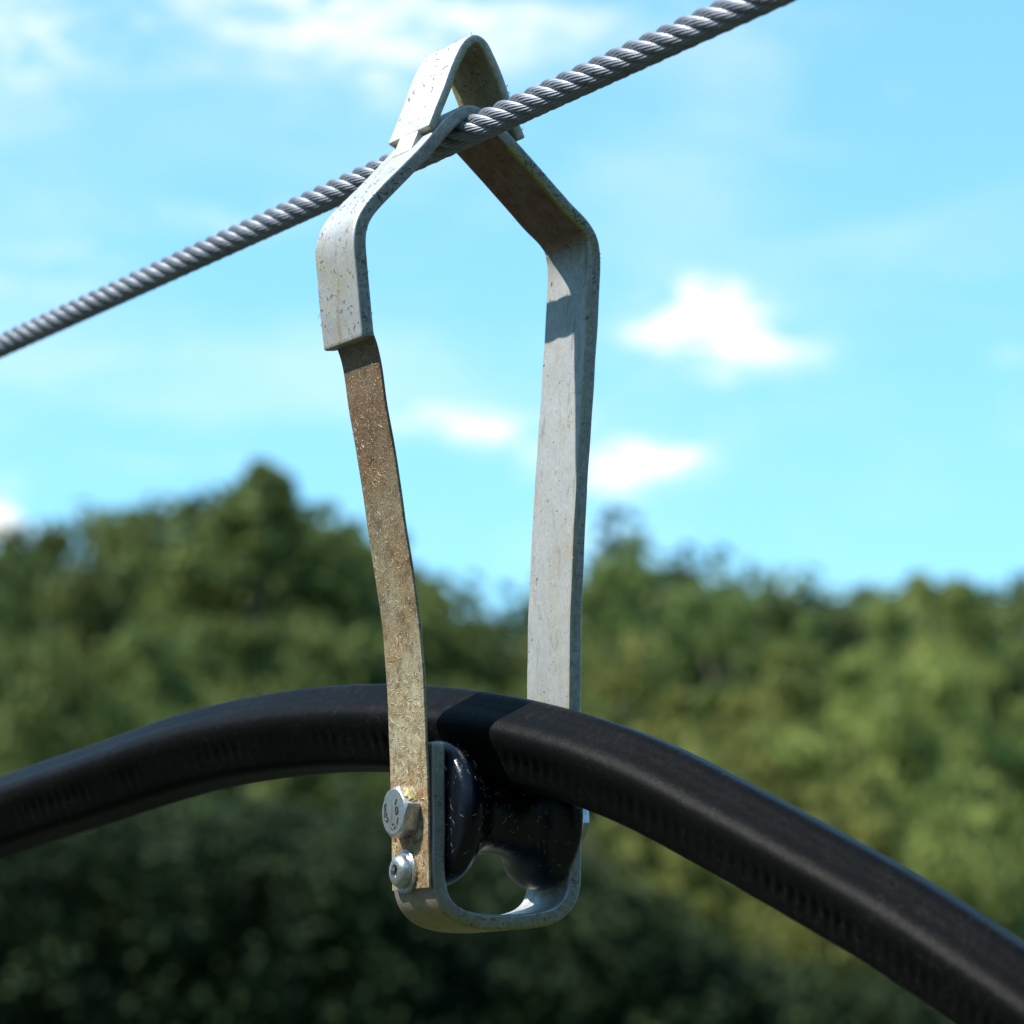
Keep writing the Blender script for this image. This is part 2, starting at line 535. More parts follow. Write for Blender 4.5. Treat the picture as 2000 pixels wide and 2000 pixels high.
FT = 0.0062
frame_px = [(720, 655), (712, 580), (706, 510), (703, 462), (709, 430), (722, 408), (755, 372), (799, 328), (846, 278), (872, 247), (895, 226), (921, 217),
            (945, 226), (968, 247), (985, 265), (1015, 299), (1062, 352), (1112, 410), (1142, 440), (1158, 466), (1163, 505), (1161, 560), (1152, 725), (1138, 932),
            (1126, 1200), (1124, 1380), (1124, 1560), (1124, 1700), (1123, 1732), (1114, 1762), (1092, 1784), (1055, 1796), (997, 1801), (930, 1798), (890, 1784), (867, 1757), (859, 1715), (858, 1600), (857, 1452)]
fp, _ = catmull([to_nz(*p) for p in frame_px], 0.0015)
fp = smooth_path(fp, 5)
ZR = to_nz(1000, 300)[1]; ZC = to_nz(1150, 500)[1]; ZB = to_nz(1000, 1752)[1]
NL = to_nz(935, 1790)[0]
def brownf(t, side, p, sy):
    # browner on the underside of the right-hand slope and outside the lower left bend
    if p[0] > to_nz(930, 300)[0] and p[1] > ZC and side < 0.0 or (p[0] > to_nz(930, 300)[0] and p[1] > ZC and side > 9):
        return min(1.0, (p[1] - ZC) / 0.013) 
    if t > 0.86 and p[0] < NL and side > 0.5:
        return 0.55
    return 0.0
def grimef(t, side, p, sy):
    e = 0.85 if abs(side) < 0.8 and sy >= 1 else 0.12
    return e
def yellowf(t, side, p, sy):
    out = 0.0
    if p[1] < ZB: out = min(1, (ZB - p[1]) / 0.007) * (0.95 if side > 0.75 else (0.5 if side > 0 else 0.05))
    if p[1] > ZC and p[0] > 0.012 and -0.99 < side < -0.45 and sy >= 1: out = 0.8
    return out
frame, FR = strap('frame', fp, FT, -HW, HW, 0.0012, M_ZINC, hanger, 3, attrs={'rust': brownf, 'grime': grimef, 'yellow': yellowf})

i0 = int(np.argmin(np.hypot(fp[:, 0] - to_nz(1157, 470)[0], fp[:, 1] - to_nz(1157, 470)[1])))
i1 = int(np.argmin(np.hypot(fp[:, 0] - to_nz(1124, 1650)[0], fp[:, 1] - to_nz(1124, 1650)[1])))
Tt = np.gradient(fp, axis=0); Tt /= np.linalg.norm(Tt, axis=1)[:, None]
lp = (fp - np.stack([-Tt[:, 1], Tt[:, 0]], 1) * (FT / 2 - 0.0007))[i0:i1]
liner, _ = strap('inner_strap', lp, 0.0018, -HW + 0.0002, HW + 0.00035, 0.00035, M_ZINC, hanger, 2, attrs={'rust': lambda t, side, p, sy: min(1.0, max(0.0, (p[1] - ZC) / 0.013)) if sy < 1 else 0.0, 'grime': lambda t, side, p, sy: 0.6 if sy >= 1 and abs(side) < 0.95 else 0.1, 'yellow': lambda t, s, p, sy: 0.25 if sy >= 1 else 0.0})

# cap: a folded saddle over the crook of the frame, notched where it straddles the slope
CT = 0.0040
cap_px = [(843, 249), (858, 210), (874, 170), (887, 133), (899, 106), (911, 86), (928, 74), (944, 84), (956, 107), (973, 147), (989, 192), (1004, 234), (1018, 270)]
cp, _ = catmull([to_nz(*p) for p in cap_px], 0.001)
cp = smooth_path(cp, 4)
def capg(t, side, p, sy):
    return 1.0 if side < 0.4 else 0.15
cap = empty('cap'); cap.parent = hanger
capsh, CP = strap('shell', cp, CT, -HW * 1.02, HW * 1.02, 0.0008, M_CAP, cap, 2, attrs={'rust': lambda *a: 0.0, 'grime': capg, 'yellow': lambda t, s, p, sy: 0.5 if s < -0.3 else 0.0})
# central tongues that go on down through the slope of the frame
tg1 = [to_nz(866, 190), to_nz(843, 249), to_nz(828, 287)]
tp, _ = catmull(tg1, 0.001)
strap('tongue', tp, CT * 0.92, -HW * 0.42, HW * 0.50, 0.0006, M_CAP, cap, 2, attrs={'rust': lambda *a: 0.0, 'grime': lambda *a: 0.1, 'yellow': lambda *a: 0.0})
tg2 = [to_nz(1012, 255), to_nz(1024, 284), to_nz(1032, 303)]

# brown spring strap
bx_ = [(650, 620), (668, 700), (680, 780), (697, 900), (712, 1000), (729, 1100), (741, 1200), (751, 1300), (757, 1400), (762, 1500), (765, 1600), (768, 1738)]
bR = [(722, 640), (732, 662), (740, 692), (753, 780), (774, 900), (788, 1000), (804, 1100), (818, 1200), (827, 1300), (832, 1400), (836, 1500), (838.5, 1600), (840, 1733)]
BW1 = HW - 0.0002
BW0 = BW1 - 0.0300
bnz = [to_nz(x, y, BW1) for x, y in bR]
bp, _ = catmull(bnz, 0.0015)
bp = smooth_path(bp, 6)
BT = 0.0014
brown, BR = strap('spring_strap', bp, BT, BW0, BW1, 0.0003, M_BROWN, hanger, 1)
brown['label'] = 'brown yellow passivated spring strap speckled with dry grass'

# points on the left leg
leg_out = to_nz(845, 1590)[0]
leg_in = to_nz(872, 1590)[0]
rleg_in = to_nz(1113, 1590)[0]
rleg_out = to_nz(1136, 1590)[0]
def brown_face(py):
    zz = to_nz(838, py)[1]
    i = int(np.argmin(abs(bp[:, 1] - zz)))
    return bp[i][0] - BT / 2, zz
def mid_z(px, py):                    # height of a point seen at px,py in the hanger's middle plane
    return to_nz(px, py, -0.0005)[1]
# M12 bolt through roller
zb = mid_z(798, 1587)
nb = brown_face(1590)[0]
bc = WP(nb - 0.0001, 0.0008, zb)
bolt = empty('bolt'); bolt.parent = hanger
head, ha, hb = hexhead('head', 0.0188, 0.0070, bc, -NR, M_BOLT, bolt, rot=R(47))
lathe('shank', [(0, 0.0058), (rleg_out - nb + 0.003, 0.0058), (rleg_out - nb + 0.004, 0.0050)], WP(nb, 0.0008, zb), NR, M_BOLT, bolt, 32)
nut, _, _ = hexhead('nut', 0.0188, 0.0080, WP(rleg_out + 0.0001, 0.0008, zb), NR, M_BOLT, hanger, rot=R(-12), bothch=True)
# stamped marks on the head: strokes in head-face coordinates (u towards camera side, v up), metres
face0 = bc - NR * 0.00702
def stroke(pts, wd=0.00035, dp=0.00022):
    V = []; F = []
    for i in range(len(pts) - 1):
        p = Vector(pts[i]); q = Vector(pts[i + 1])
        t = (q - p).normalized(); s = Vector((-t.y, t.x)) * wd
        p = p - t * wd * 0.7; q = q + t * wd * 0.7
        base = len(V)
        for lev in (-0.0002, dp):
            for c in (p + s, q + s, q - s, p - s):
                V.append(face0 + WF * c.x + UP * c.y - NR * lev)
        F += [(base + 4, base + 5, base + 6, base + 7), (base, base + 1, base + 5, base + 4), (base + 1, base + 2, base + 6, base + 5),
              (base + 2, base + 3, base + 7, base + 6), (base + 3, base, base + 4, base + 7)]
    return V, F
marks = [[(-0.0062, 0.0008), (-0.0066, 0.0030), (-0.0058, 0.0032)], [(-0.0066, 0.0028), (-0.0068, -0.0018)], [(-0.0052, -0.0006), (-0.0051, -0.0021)],
         [(-0.0064, -0.0031), (-0.0050, -0.0038), (-0.0042, -0.0033), (-0.0040, -0.0024)],
         [(0.0028, 0.0048), (0.0018, 0.0029)],
         [(0.0026, 0.0016), (0.0037, 0.0014), (0.0042, 0.0002), (0.0036, -0.0010), (0.0026, -0.0012), (0.0022, 0.0002), (0.0026, 0.0016)],
         [(0.0042, -0.0028), (0.0034, -0.0050)],
         [(-0.0004, -0.0054), (0.0004, -0.0048)], [(0.0006, -0.0064), (0.0016, -0.0070), (0.0018, -0.0060)], [(-0.001, -0.0066), (-0.0004, -0.0072)]]
for st in marks:
    V, F = stroke(st)
    link('stamped_mark', mesh_py('stamped_mark', V, F, False), M_MARK, bolt)

# button head screw with washer
zs = mid_z(790, 1702)
ns = brown_face(1700)[0]
screw = empty('button_screw'); screw.parent = hanger
sc_c = WP(ns, -0.0012, zs)
lathe('washer', [(0, 0.0088), (0.0012, 0.0088), (0.0015, 0.0085), (0.0015, 0.002)], sc_c, -NR, M_BOLT, screw, 48)
hp = [(0.0015, 0.0068), (0.0020, 0.0069)]
for k in range(1, 9):
    a = R(90 * k / 9)
    hp.append((0.0020 + 0.0038 * math.sin(a), 0.0030 + 0.0039 * math.cos(a)))
hp += [(0.0058, 0.0028), (0.0040, 0.0026), (0.0040, 0.0001)]
lathe('dome', hp, sc_c, -NR, M_BOLT, screw, 48, 50)
lathe('socket', [(0.0036, 0.00262), (0.00415, 0.0026)], sc_c, -NR, M_SOCK, screw, 6)

# roller between the legs
ln = rleg_in - leg_in
Rf = 0.0298
prof = [(0.0004, 0.008), (0.0004, 0.026), (0.0012, 0.0283), (0.0030, 0.0296), (0.0055, Rf), (0.0080, 0.0293), (0.0105, 0.0277), (0.0128, 0.0252), (0.0148, 0.0222), (0.0172, 0.0192), (0.0205, 0.0171), (0.0245, 0.0160)]
half = ln / 2
prof = [(min(s * (half / 0.0287), half), r) for s, r in prof]
prof = prof + [(half, 0.0157)] + [(ln - s, r) for s, r in prof[::-1]]
# smooth the profile
pr, _ = catmull(prof, 0.0008)
roller = lathe('roller', [tuple(x) for x in pr], WP(leg_in + 0.0001, 0.0008, zb), NR, M_SPOOL, hanger, 96, 60)
roller['label'] = 'glossy black grooved roller under the hose'

# ------------------------------------------------------------------ wire rope
RC = to_nz(923, 254)                     # where the rope's axis meets the front plane
rope_dir = -WF                           # away from the camera
rope0 = WP(RC[0], HW, RC[1])
# the rope as seen: make the far end drop to the picture's left edge
def fit_slope():
    d = ray(0, 676)
    # point of the ray in the vertical plane through rope0 along WF
    nrmv = NR
    t = (rope0 - CAM).dot(nrmv) / d.dot(nrmv)
    return CAM + d * t
far = fit_slope()
rdir = (far - rope0).normalized()
rope_dir = rdir
Rrope = 0.0060
def make_strand():
    r_s = 0.00205; r_c = Rrope - r_s + 0.0001
    lay = 0.073; wl = -0.030
    nw = 10; sub = 4
    ns_ = nw * sub
    L0, L1 = -1.4, 3.2
    step = 0.0013
    s = np.arange(L0, L1, step)
    hand = 1
    th = 2 * np.pi * s / lay * hand
    c = np.stack([r_c * np.cos(th), r_c * np.sin(th), s], 1)
    er = np.stack([np.cos(th), np.sin(th), 0 * s], 1)
    k = 2 * np.pi / lay * hand
    tt = np.stack([-r_c * k * np.sin(th), r_c * k * np.cos(th), np.ones_like(s)], 1)
    tt /= np.linalg.norm(tt, axis=1)[:, None]
    eb = np.cross(tt, er)
    phi = 2 * np.pi * np.arange(ns_) / ns_
    lob = np.tile(np.array([-0.00050, 0.00002, 0.00016, 0.00002]), nw)
    tw = 2 * np.pi * s / wl * hand
    # direction angles of the cross-section twist with the wires
    ang = phi[None, :] + tw[:, None]
    rr = (r_s + lob)[None, :]
    P = c[:, None, :] + rr[..., None] * (np.cos(ang)[..., None] * er[:, None, :] + np.sin(ang)[..., None] * eb[:, None, :])
    m = len(s)
    idx = np.arange(m * ns_).reshape(m, ns_)
    a = idx[:-1, :]; b = np.roll(idx, -1, 1)[:-1, :]; c2 = np.roll(idx, -1, 1)[1:, :]; d = idx[1:, :]
    q = np.stack([a, b, c2, d], -1).reshape(-1, 4)
    return mesh_np('strand', P.reshape(-1, 3), quads=q)
rope = tag(empty('wire_rope'), 'grey twisted steel wire rope running diagonally through the top of the hanger', 'wire rope')
sm = make_strand(); sm.materials.append(M_WIRE)
rq = rdir.to_track_quat('Z', 'Y').to_matrix().to_4x4()
for k in range(6):
    o = link('strand', sm, None, rope)
    o.matrix_world = Matrix.Translation(rope0) @ rq @ Matrix.Rotation(R(60 * k + 12), 4, 'Z')

# ------------------------------------------------------------------ black hose
AZH = R(41)
HD = Vector((math.sin(AZH), -math.cos(AZH), 0))      # along the hose towards the camera
HN = Vector((math.cos(AZH), math.sin(AZH), 0))
hn_mid = (leg_in + rleg_in) / 2
H0 = WP(hn_mid, 0.0, 0)
hose_px = [(-420, 1800), (-200, 1688), (0, 1599), (200, 1531), (400, 1466), (580, 1432), (745, 1422), (900, 1433), (1080, 1468), (1262, 1532), (1426, 1617), (1594, 1710), (1760, 1806), (1944, 1928), (2080, 2024), (2300, 2180)]
def hose_pt(px, py):
    d = ray(px, py)
    t = (H0 - CAM).dot(HN) / d.dot(HN)
    p = CAM + d * t - H0
    return (p.dot(HD), p.z)
hp2 = [hose_pt(*p) for p in hose_px]
hpath, hs_ = catmull(hp2, 0.0012)
hpath = smooth_path(hpath, 60)
def make_hose():
    HR = 0.0187
    ns_ = 72
    phi = 2 * np.pi * np.arange(ns_) / ns_            # 0 = facing -HN (the viewer's left), 90deg = up
    m = len(hpath)
    T = np.gradient(hpath, axis=0); T /= np.linalg.norm(T, axis=1)[:, None]
    U = np.stack([-T[:, 1], T[:, 0]], 1)
    U *= np.sign(U[:, 1:2])
    # rounded many-sided section: flats joined by soft ridges
    def rad(ph):
        best = 1e9
        for (an, dd) in ((98, 0.97), (50, 0.94), (-26, 0.90), (-80, 0.95), (-125, 0.97), (180, 0.97), (140, 0.97)):
            c = math.cos(ph - R(an))
            if c > 0.1:
                best = min(best, dd / c)
        return best
    base = np.array([rad(p) for p in phi])
    base = np.minimum(base, 1.055)
    for _ in range(2):
        base = 0.5 * base + 0.25 * (np.roll(base, 1) + np.roll(base, -1))
    r = HR * base[None, :] * np.ones((m, 1))
    s = np.arange(m) * 0.0012
    deg = np.degrees((phi + np.pi) % (2 * np.pi) - np.pi)
    band = np.exp(-((deg + 22) / 13.0) ** 2)
    rib = 0.00078 * (0.5 + 0.5 * np.cos(2 * np.pi * s / 0.0066 + 1.6 * np.array([noise.noise(Vector((x * 45, 7.3, 0))) for x in s])))
    wob = np.array([noise.noise(Vector((x * 30, 1.3, 0))) for x in s])
    rib = rib * np.clip(0.62 + 1.5 * wob, 0.1, 1.3)
    r -= rib[:, None] * band[None, :]
    ridge = 0.00018 * np.exp(-((deg - 14) / 5.0) ** 2) 
    r += ridge[None, :]
    for kk, (d0, wv, am) in enumerate(((44, 3.5, -0.00016), (30, 4, 0.0001), (58, 5, -0.0001))):
        r += am * np.exp(-((deg - d0) / wv) ** 2)[None, :]
    P = np.zeros((m, ns_, 3))
    H0v = np.array(H0); HDv = np.array(HD); HNv = np.array(HN)
    c = H0v + hpath[:, 0:1] * HDv + hpath[:, 1:2] * np.array([0, 0, 1.0])
    up = U[:, 0:1] * HDv + U[:, 1:2] * np.array([0, 0, 1.0])
    P = c[:, None, :] + r[..., None] * (np.cos(phi)[None, :, None] * (-HNv)[None, None, :] + np.sin(phi)[None, :, None] * up[:, None, :])
    idx = np.arange(m * ns_).reshape(m, ns_)
    a = idx[:-1]; b = np.roll(idx, -1, 1)[:-1]; c2 = np.roll(idx, -1, 1)[1:]; d = idx[1:]
    q = np.stack([a, b, c2, d], -1).reshape(-1, 4)
    return mesh_np('hose', P.reshape(-1, 3), quads=q)
hose = link('rubber_hose', make_hose(), M_HOSE)
tag(hose, 'thick black rubber hose arching over the roller inside the hanger', 'hose')

# ------------------------------------------------------------------ dried grass clippings
def fibres(items, name, mat, label, parent=None):
    """items: (point, tangent a, tangent b, normal, length, radius); each is a small bent sliver."""
    V = []; Q = []
    for (p, a, b, nn, ln_, rd) in items:
        th0 = random.uniform(0, 2 * math.pi)
        cur = random.uniform(-1.6, 1.6)
        pts = []
        q = Vector(p); th = th0
        nseg = 4
        for k in range(nseg + 1):
            lift = (0.6 + random.uniform(0, 1.0)) * rd + (rd * 2.0 * (k / nseg) * random.random())
            pts.append((q + nn * lift, th))
            q = q + (a * math.cos(th) + b * math.sin(th)) * (ln_ / nseg)
            th += cur / nseg
        base = len(V)
        for k, (q, th) in enumerate(pts):
            t = a * math.cos(th) + b * math.sin(th)
            s = nn.cross(t).normalized()
            w = rd * (0.35 if k in (0, nseg) else 1.0)
            V += [q + s * w, q + nn * w * 0.8, q - s * w]
        for k in range(nseg):
            for j in range(3):
                j2 = (j + 1) % 3
                Q.append((base + k * 3 + j, base + k * 3 + j2, base + (k + 1) * 3 + j2, base + (k + 1) * 3 + j))
    me = mesh_np(name, [tuple(v) for v in V], quads=Q, smooth=False)
    o = link(name, me, mat, parent)
    tag(o, label if parent is None else None, 'grass clippings' if parent is None else None, None, 'stuff')
    return o
def scatter(SR, ht, w0, w1, n, t0, t1, faces, lmin, lmax, rd):
    path, Nn, T = SR
    items = []
    m = len(path)
    for _ in range(n):
        i = min(m - 1, int(random.uniform(t0, t1) * (m - 1)))
        f = random.choices(list(faces.keys()), list(faces.values()))[0]
        tv = (NR * T[i][0] + UP * T[i][1]).normalized()
        nv = (NR * Nn[i][0] + UP * Nn[i][1]).normalized()
        ln_ = lmin + (lmax - lmin) * random.random() ** 2
        if f in ('out', 'in'):
            s = 1 if f == 'out' else -1
            w = random.uniform(w0 + 0.001, w1 - 0.001)
            p = WP(path[i][0], w, path[i][1]) + nv * s * ht
            items.append((p, tv, WF, nv * s, ln_, rd * random.uniform(0.6, 1.3)))
        else:
            u = random.uniform(-0.7, 0.7) * ht
            p = WP(path[i][0], w1, path[i][1]) + nv * u
            items.append((p, tv, nv, WF, min(ln_, ht), rd * random.uniform(0.6, 1.2)))
    return items
# the frame's path runs pad -> crook -> right leg -> bottom -> left leg, so 'out' (left of travel) is its outer face
seg_of = lambda px, py: float(np.argmin(np.hypot(fp[:, 0] - to_nz(px, py)[0], fp[:, 1] - to_nz(px, py)[1]))) / (len(fp) - 1)
tA = seg_of(799, 328); tB = seg_of(1000, 285); tC = seg_of(1163, 505); tD = seg_of(1124, 1400); tE = seg_of(1100, 1780); tF = seg_of(870, 1760)
# brown strap travels downward: the face away from the roller is on its right ('in')
it = scatter(BR, BT / 2, BW0, BW1, 520, 0.03, 0.80, {'in': 1}, 0.0008, 0.0032, 0.00009)
it += scatter(BR, BT / 2, BW0, BW1, 150, 0.15, 1.0, {'in': 1}, 0.0012, 0.0050, 0.00013)
it += scatter(BR, BT / 2, BW0, BW1, 330, 0.62, 1.0, {'in': 1}, 0.0008, 0.0042, 0.00011)
it += scatter(FR, FT / 2, -HW, HW, 190, tC, tD, {'in': 1}, 0.0008, 0.0036, 0.0001)
it += scatter(FR, FT / 2, -HW, HW, 60, tE, 1.0, {'out': 0.5, 'edge': 1}, 0.0008, 0.003, 0.0001)
it += scatter(FR, FT / 2, -HW, HW, 60, 0.0, tA, {'out': 1, 'edge': 0.3}, 0.0006, 0.002, 0.00009)
def roller_items(n, r0, rdv=0.00009):
    out = []
    for _ in range(n):
        k = random.randint(4, len(pr) - 5)
        s, r = pr[k]
        ph = random.uniform(0, 2 * math.pi)
        rv = WF * math.cos(ph) + UP * math.sin(ph)
        tg = Vector((pr[k + 1][0] - pr[k - 1][0], pr[k + 1][1] - pr[k - 1][1], 0)).normalized()
        tv = NR * tg.x + rv * tg.y
        nv = rv * tg.x - NR * tg.y
        bv = tv.cross(nv)
        p = WP(leg_in + 0.0001 + s, 0.0008, zb) + rv * r
        out.append((p, tv, bv, nv, random.uniform(0.0006, 0.0035), rdv * random.uniform(0.5, 1.1)))
    return out
it += roller_items(520, Rf, 0.00006)
fibres(it, 'grass_clippings', M_STRAW, 'pale dry grass clippings stuck to the straps and roller of the hanger')
it = scatter(FR, FT / 2, -HW, HW, 150, 0.0, tA, {'out': 1, 'edge': 1.0}, 0.0008, 0.0034, 0.00014)
it += scatter(FR, FT / 2, -HW, HW, 330, tB, tC + 0.03, {'in': 1, 'edge': 0.8}, 0.0008, 0.0030, 0.0001)
it += scatter(FR, FT / 2, -HW, HW, 70, tC, tD, {'in': 1, 'edge': 1}, 0.0006, 0.0026, 0.00009)
it += scatter(FR, FT / 2, -HW, HW, 130, tE - 0.03, tF, {'out': 0.8, 'edge': 1, 'in': .5}, 0.0006, 0.0026, 0.0001)
it += scatter(CP, CT / 2, -HW, HW, 330, 0.0, 1.0, {'out': 0.7, 'edge': 1, 'in': 1.8}, 0.0006, 0.0032, 0.00014)
it += scatter(BR, BT / 2, BW0, BW1, 40, 0.8, 1.0, {'in': 1}, 0.0008, 0.003, 0.00012)
fibres(it, 'grass_clippings', M_DIRT, 'dark withered grass clippings clinging to the slopes and cap of the hanger')

# packed sawdust-like clippings lying on the upper flat of the bolt head
def clump(name, c, ax, ay, az_, rx, ry, rz, mat, label):
    bm = bmesh.new()
    bmesh.ops.create_icosphere(bm, subdivisions=4, radius=1.0)
    for v in bm.verts:
        k = 1 + 0.35 * noise.noise(v.co * 2.3) + 0.18 * noise.noise(v.co * 7)
        v.co = c + ax * v.co.x * rx * k + ay * v.co.y * ry * k + az_ * max(v.co.z, -0.3) * rz * k
    bmesh.ops.recalc_face_normals(bm, faces=bm.faces)
    me = bpy.data.meshes.new(name); bm.to_mesh(me); bm.free()
    me.polygons.foreach_set('use_smooth', [True] * len(me.polygons))
    o = link(name, me, mat)
    return tag(o, label, 'grass clippings', None, 'stuff')
nrm60 = (UP * math.sin(R(43)) + WF * math.cos(R(43))).normalized()
clump('packed_clippings', bc - NR * 0.0030 + nrm60 * 0.0093, NR, (WF * math.sin(R(43)) - UP * math.cos(R(43))), nrm60, 0.0026, 0.0042, 0.0007, M_SAWDUST, 'wad of yellow clippings packed on top of the hexagon bolt head')

# ------------------------------------------------------------------ ground and hillside
def hill_z(x, y):
    d = math.hypot(x, y)
    z = 0.0
    if y > 30:
        t = min(1.0, (y - 30) / 110.0)
        z = 6.0 * t * t * (3 - 2 * t)
    z += 0.35 * noise.noise(Vector((x * 0.05, y * 0.05, 0)))
    return z
def make_ground():
    xs = np.concatenate([np.linspace(-900, -100, 9)[:-1], np.linspace(-100, 100, 60), np.linspace(100, 900, 9)[1:]])
    ys = np.concatenate([np.linspace(-900, -30, 8)[:-1], np.linspace(-30, 160, 70), np.linspace(160, 1500, 10)[1:]])
    V = [(x, y, hill_z(x, y)) for y in ys for x in xs]
    nx = len(xs)
    F = [(j * nx + i, j * nx + i + 1, (j + 1) * nx + i + 1, (j + 1) * nx + i) for j in range(len(ys) - 1) for i in range(nx - 1)]
    return mesh_np('ground', V, quads=F)
tag(link('ground', make_ground(), M_GROUND), kind='structure')

# ------------------------------------------------------------------ trees
LEAF_D = mat_leaf('leaf_shade_tone', (0.034, 0.052, 0.016), (0.115, 0.140, 0.042), 0.22)  # darker tone: shade on the trees is painted into the leaf colour
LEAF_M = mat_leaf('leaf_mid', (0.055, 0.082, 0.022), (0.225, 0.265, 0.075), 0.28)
LEAF_L = mat_leaf('leaf_sunlit_tone', (0.085, 0.115, 0.028), (0.370, 0.385, 0.105), 0.32)  # paler tone: sunshine on the right-hand trees is painted into the leaf colour
LEAF_U = mat_leaf('leaf_shade_darkened', (0.010, 0.021, 0.009), (0.040, 0.062, 0.020), 0.1, 0.8)  # dark albedo paints the shade low in the wood into the leaves
LEAF_W = mat_leaf('leaf_wood', (0.036, 0.055, 0.018), (0.130, 0.160, 0.050), 0.25, 0.45)
LEAF_C = mat_leaf('needles', (0.036, 0.056, 0.024), (0.090, 0.115, 0.045), 0.12)

def leaf_cloud(centres, radii, per, size, flat=0.75):
    """Leaf-sized bent quads spread over clumps. centres (k,3), radii (k,)."""
    cs = np.repeat(centres, per, 0); rs = np.repeat(radii, per)
    n = len(cs)
    d = rng.normal(size=(n, 3)); d /= np.linalg.norm(d, axis=1)[:, None]
    rr = rs * rng.random(n) ** 0.45
    d2 = d.copy(); d2[:, 2] *= flat
    p = cs + d2 * rr[:, None]
    nrmv = d * 0.7 + rng.normal(size=(n, 3)) * 0.6 + np.array([0, 0, 0.5])
    nrmv /= np.linalg.norm(nrmv, axis=1)[:, None]
    a = np.cross(nrmv, rng.normal(size=(n, 3))); a /= np.linalg.norm(a, axis=1)[:, None]
    b = np.cross(nrmv, a)
    s = size * (0.6 + 0.8 * rng.random(n))[:, None]
    v0 = p - a * s; v1 = p + b * s * 0.55 + nrmv * s * 0.15; v2 = p + a * s; v3 = p - b * s * 0.55 + nrmv * s * 0.15
    V = np.stack([v0, v1, v2, v3], 1).reshape(-1, 3)
    Q = np.arange(n * 4).reshape(-1, 4)
    return V, Q
def broad_crown(nclump=62, per=95, seed=0):
    """Unit tree: height 1, crown from .22 to 1, radius about .42."""
    r = np.random.default_rng(seed)
    c = []; rad = []
    lobes = [(r.uniform(-.2, .2), r.uniform(-.2, .2), r.uniform(.42, .82), r.uniform(.16, .26)) for _ in range(9)] + [(0, 0, .84, .15), (0, 0, .55, .30)]
    for k in range(nclump):
        lx, ly, lz, lr = lobes[r.integers(len(lobes))]
        d = r.normal(size=3); d /= np.linalg.norm(d)
        q = lr * r.uniform(0.65, 1.05)
        c.append((lx + d[0] * q, ly + d[1] * q, min(0.97, max(0.16, lz + d[2] * q * 0.85))))
        rad.append(r.uniform(0.055, 0.13))
    return leaf_cloud(np.array(c), np.array(rad), per, 0.0145, 0.36)
def conifer_crown(nwh=26, per=44, seed=0):
    r = np.random.default_rng(seed)
    c = []; rad = []
    for k in range(nwh):
        z = 0.14 + 0.84 * k / nwh
        R0 = 0.30 * (1 - z) ** 0.65 + 0.004
        nb_ = max(3, int(9 * (1 - z) + 3))
        ph0 = r.uniform(0, 6.28)
        for b in range(nb_):
            ph = ph0 + 6.283 * b / nb_ + r.uniform(-.2, .2)
            Rb = R0 * r.uniform(0.7, 1.15)
            for q in (0.35, 0.65, 0.95):
                c.append((Rb * q * math.cos(ph), Rb * q * math.sin(ph), z - 0.05 * q * q))
                rad.append(0.007 + 0.045 * (1 - z))
    return leaf_cloud(np.array(c), np.array(rad), per, 0.011, 0.6)
def peaked_crown(seed=0):
    r = np.random.default_rng(seed)
    c = []; rad = []
    for k in range(210):
        z = 1.0 - 0.72 * r.random() ** 1.25
        rz = 0.29 * min(1.0, ((1 - z) / 0.22) ** 0.85) * (1 if z > 0.5 else 0.85)
        ph = r.uniform(0, 6.283); q = rz * r.uniform(0.25, 1.08) 
        c.append((q * math.cos(ph), q * math.sin(ph), z - 0.01)); rad.append(0.012 + 0.055 * min(1, (1 - z) / 0.25) * r.uniform(0.6, 1.2))
    return leaf_cloud(np.array(c), np.array(rad), 60, 0.012, 0.45)
def limb_mesh(seed, n=7, top=0.8):
    r = random.Random(seed)
    V = []; F = []
    def tube(p, q, r0, r1, sg=7):
        d = (q - p).normalized(); a = d.orthogonal().normalized(); b = d.cross(a)
        base = len(V)
        for (c, rr) in ((p, r0), (p.lerp(q, .5) + a * r0 * r.uniform(-.5, .5), (r0 + r1) / 2), (q, r1)):
            for k in range(sg):
                an = 6.2832 * k / sg
                V.append(c + a * math.cos(an) * rr + b * math.sin(an) * rr)
        for i in range(2):
            for k in range(sg):
                k2 = (k + 1) % sg
                F.append((base + i * sg + k, base + i * sg + k2, base + (i + 1) * sg + k2, base + (i + 1) * sg + k))
    tube(Vector((0, 0, -0.03)), Vector((r.uniform(-.02, .02), r.uniform(-.02, .02), top)), 0.022, 0.006, 9)
    for k in range(n):
        z = r.uniform(0.25, 0.75); ph = r.uniform(0, 6.28); l = r.uniform(.14, .28)
        tube(Vector((0, 0, z)), Vector((l * math.cos(ph), l * math.sin(ph), z + r.uniform(.08, .2))), 0.009, 0.002, 5)
    return mesh_np('trunk', [tuple(v) for v in V], quads=F)
crowns = {}
for k in range(4):
    V, Q = broad_crown(seed=20 + k)
    crowns['b%d' % k] = (V, Q)
for k in range(2):
    crowns['c%d' % k] = conifer_crown(seed=5 + k)
crowns['p0'] = peaked_crown(8)
crowns['s0'] = conifer_crown(15, 12, 31)
crowns['s1'] = conifer_crown(17, 10, 33)
trunks = [limb_mesh(s) for s in range(3)]
for t_ in trunks: t_.materials.append(M_BARK)
crown_me = {}
def get_crown(kind, mat):
    key = (kind, mat.name)
    if key not in crown_me:
        V, Q = crowns[kind]
        me = mesh_np('crown', V, quads=Q, smooth=False)
        me.materials.append(mat)
        crown_me[key] = me
    return crown_me[key]
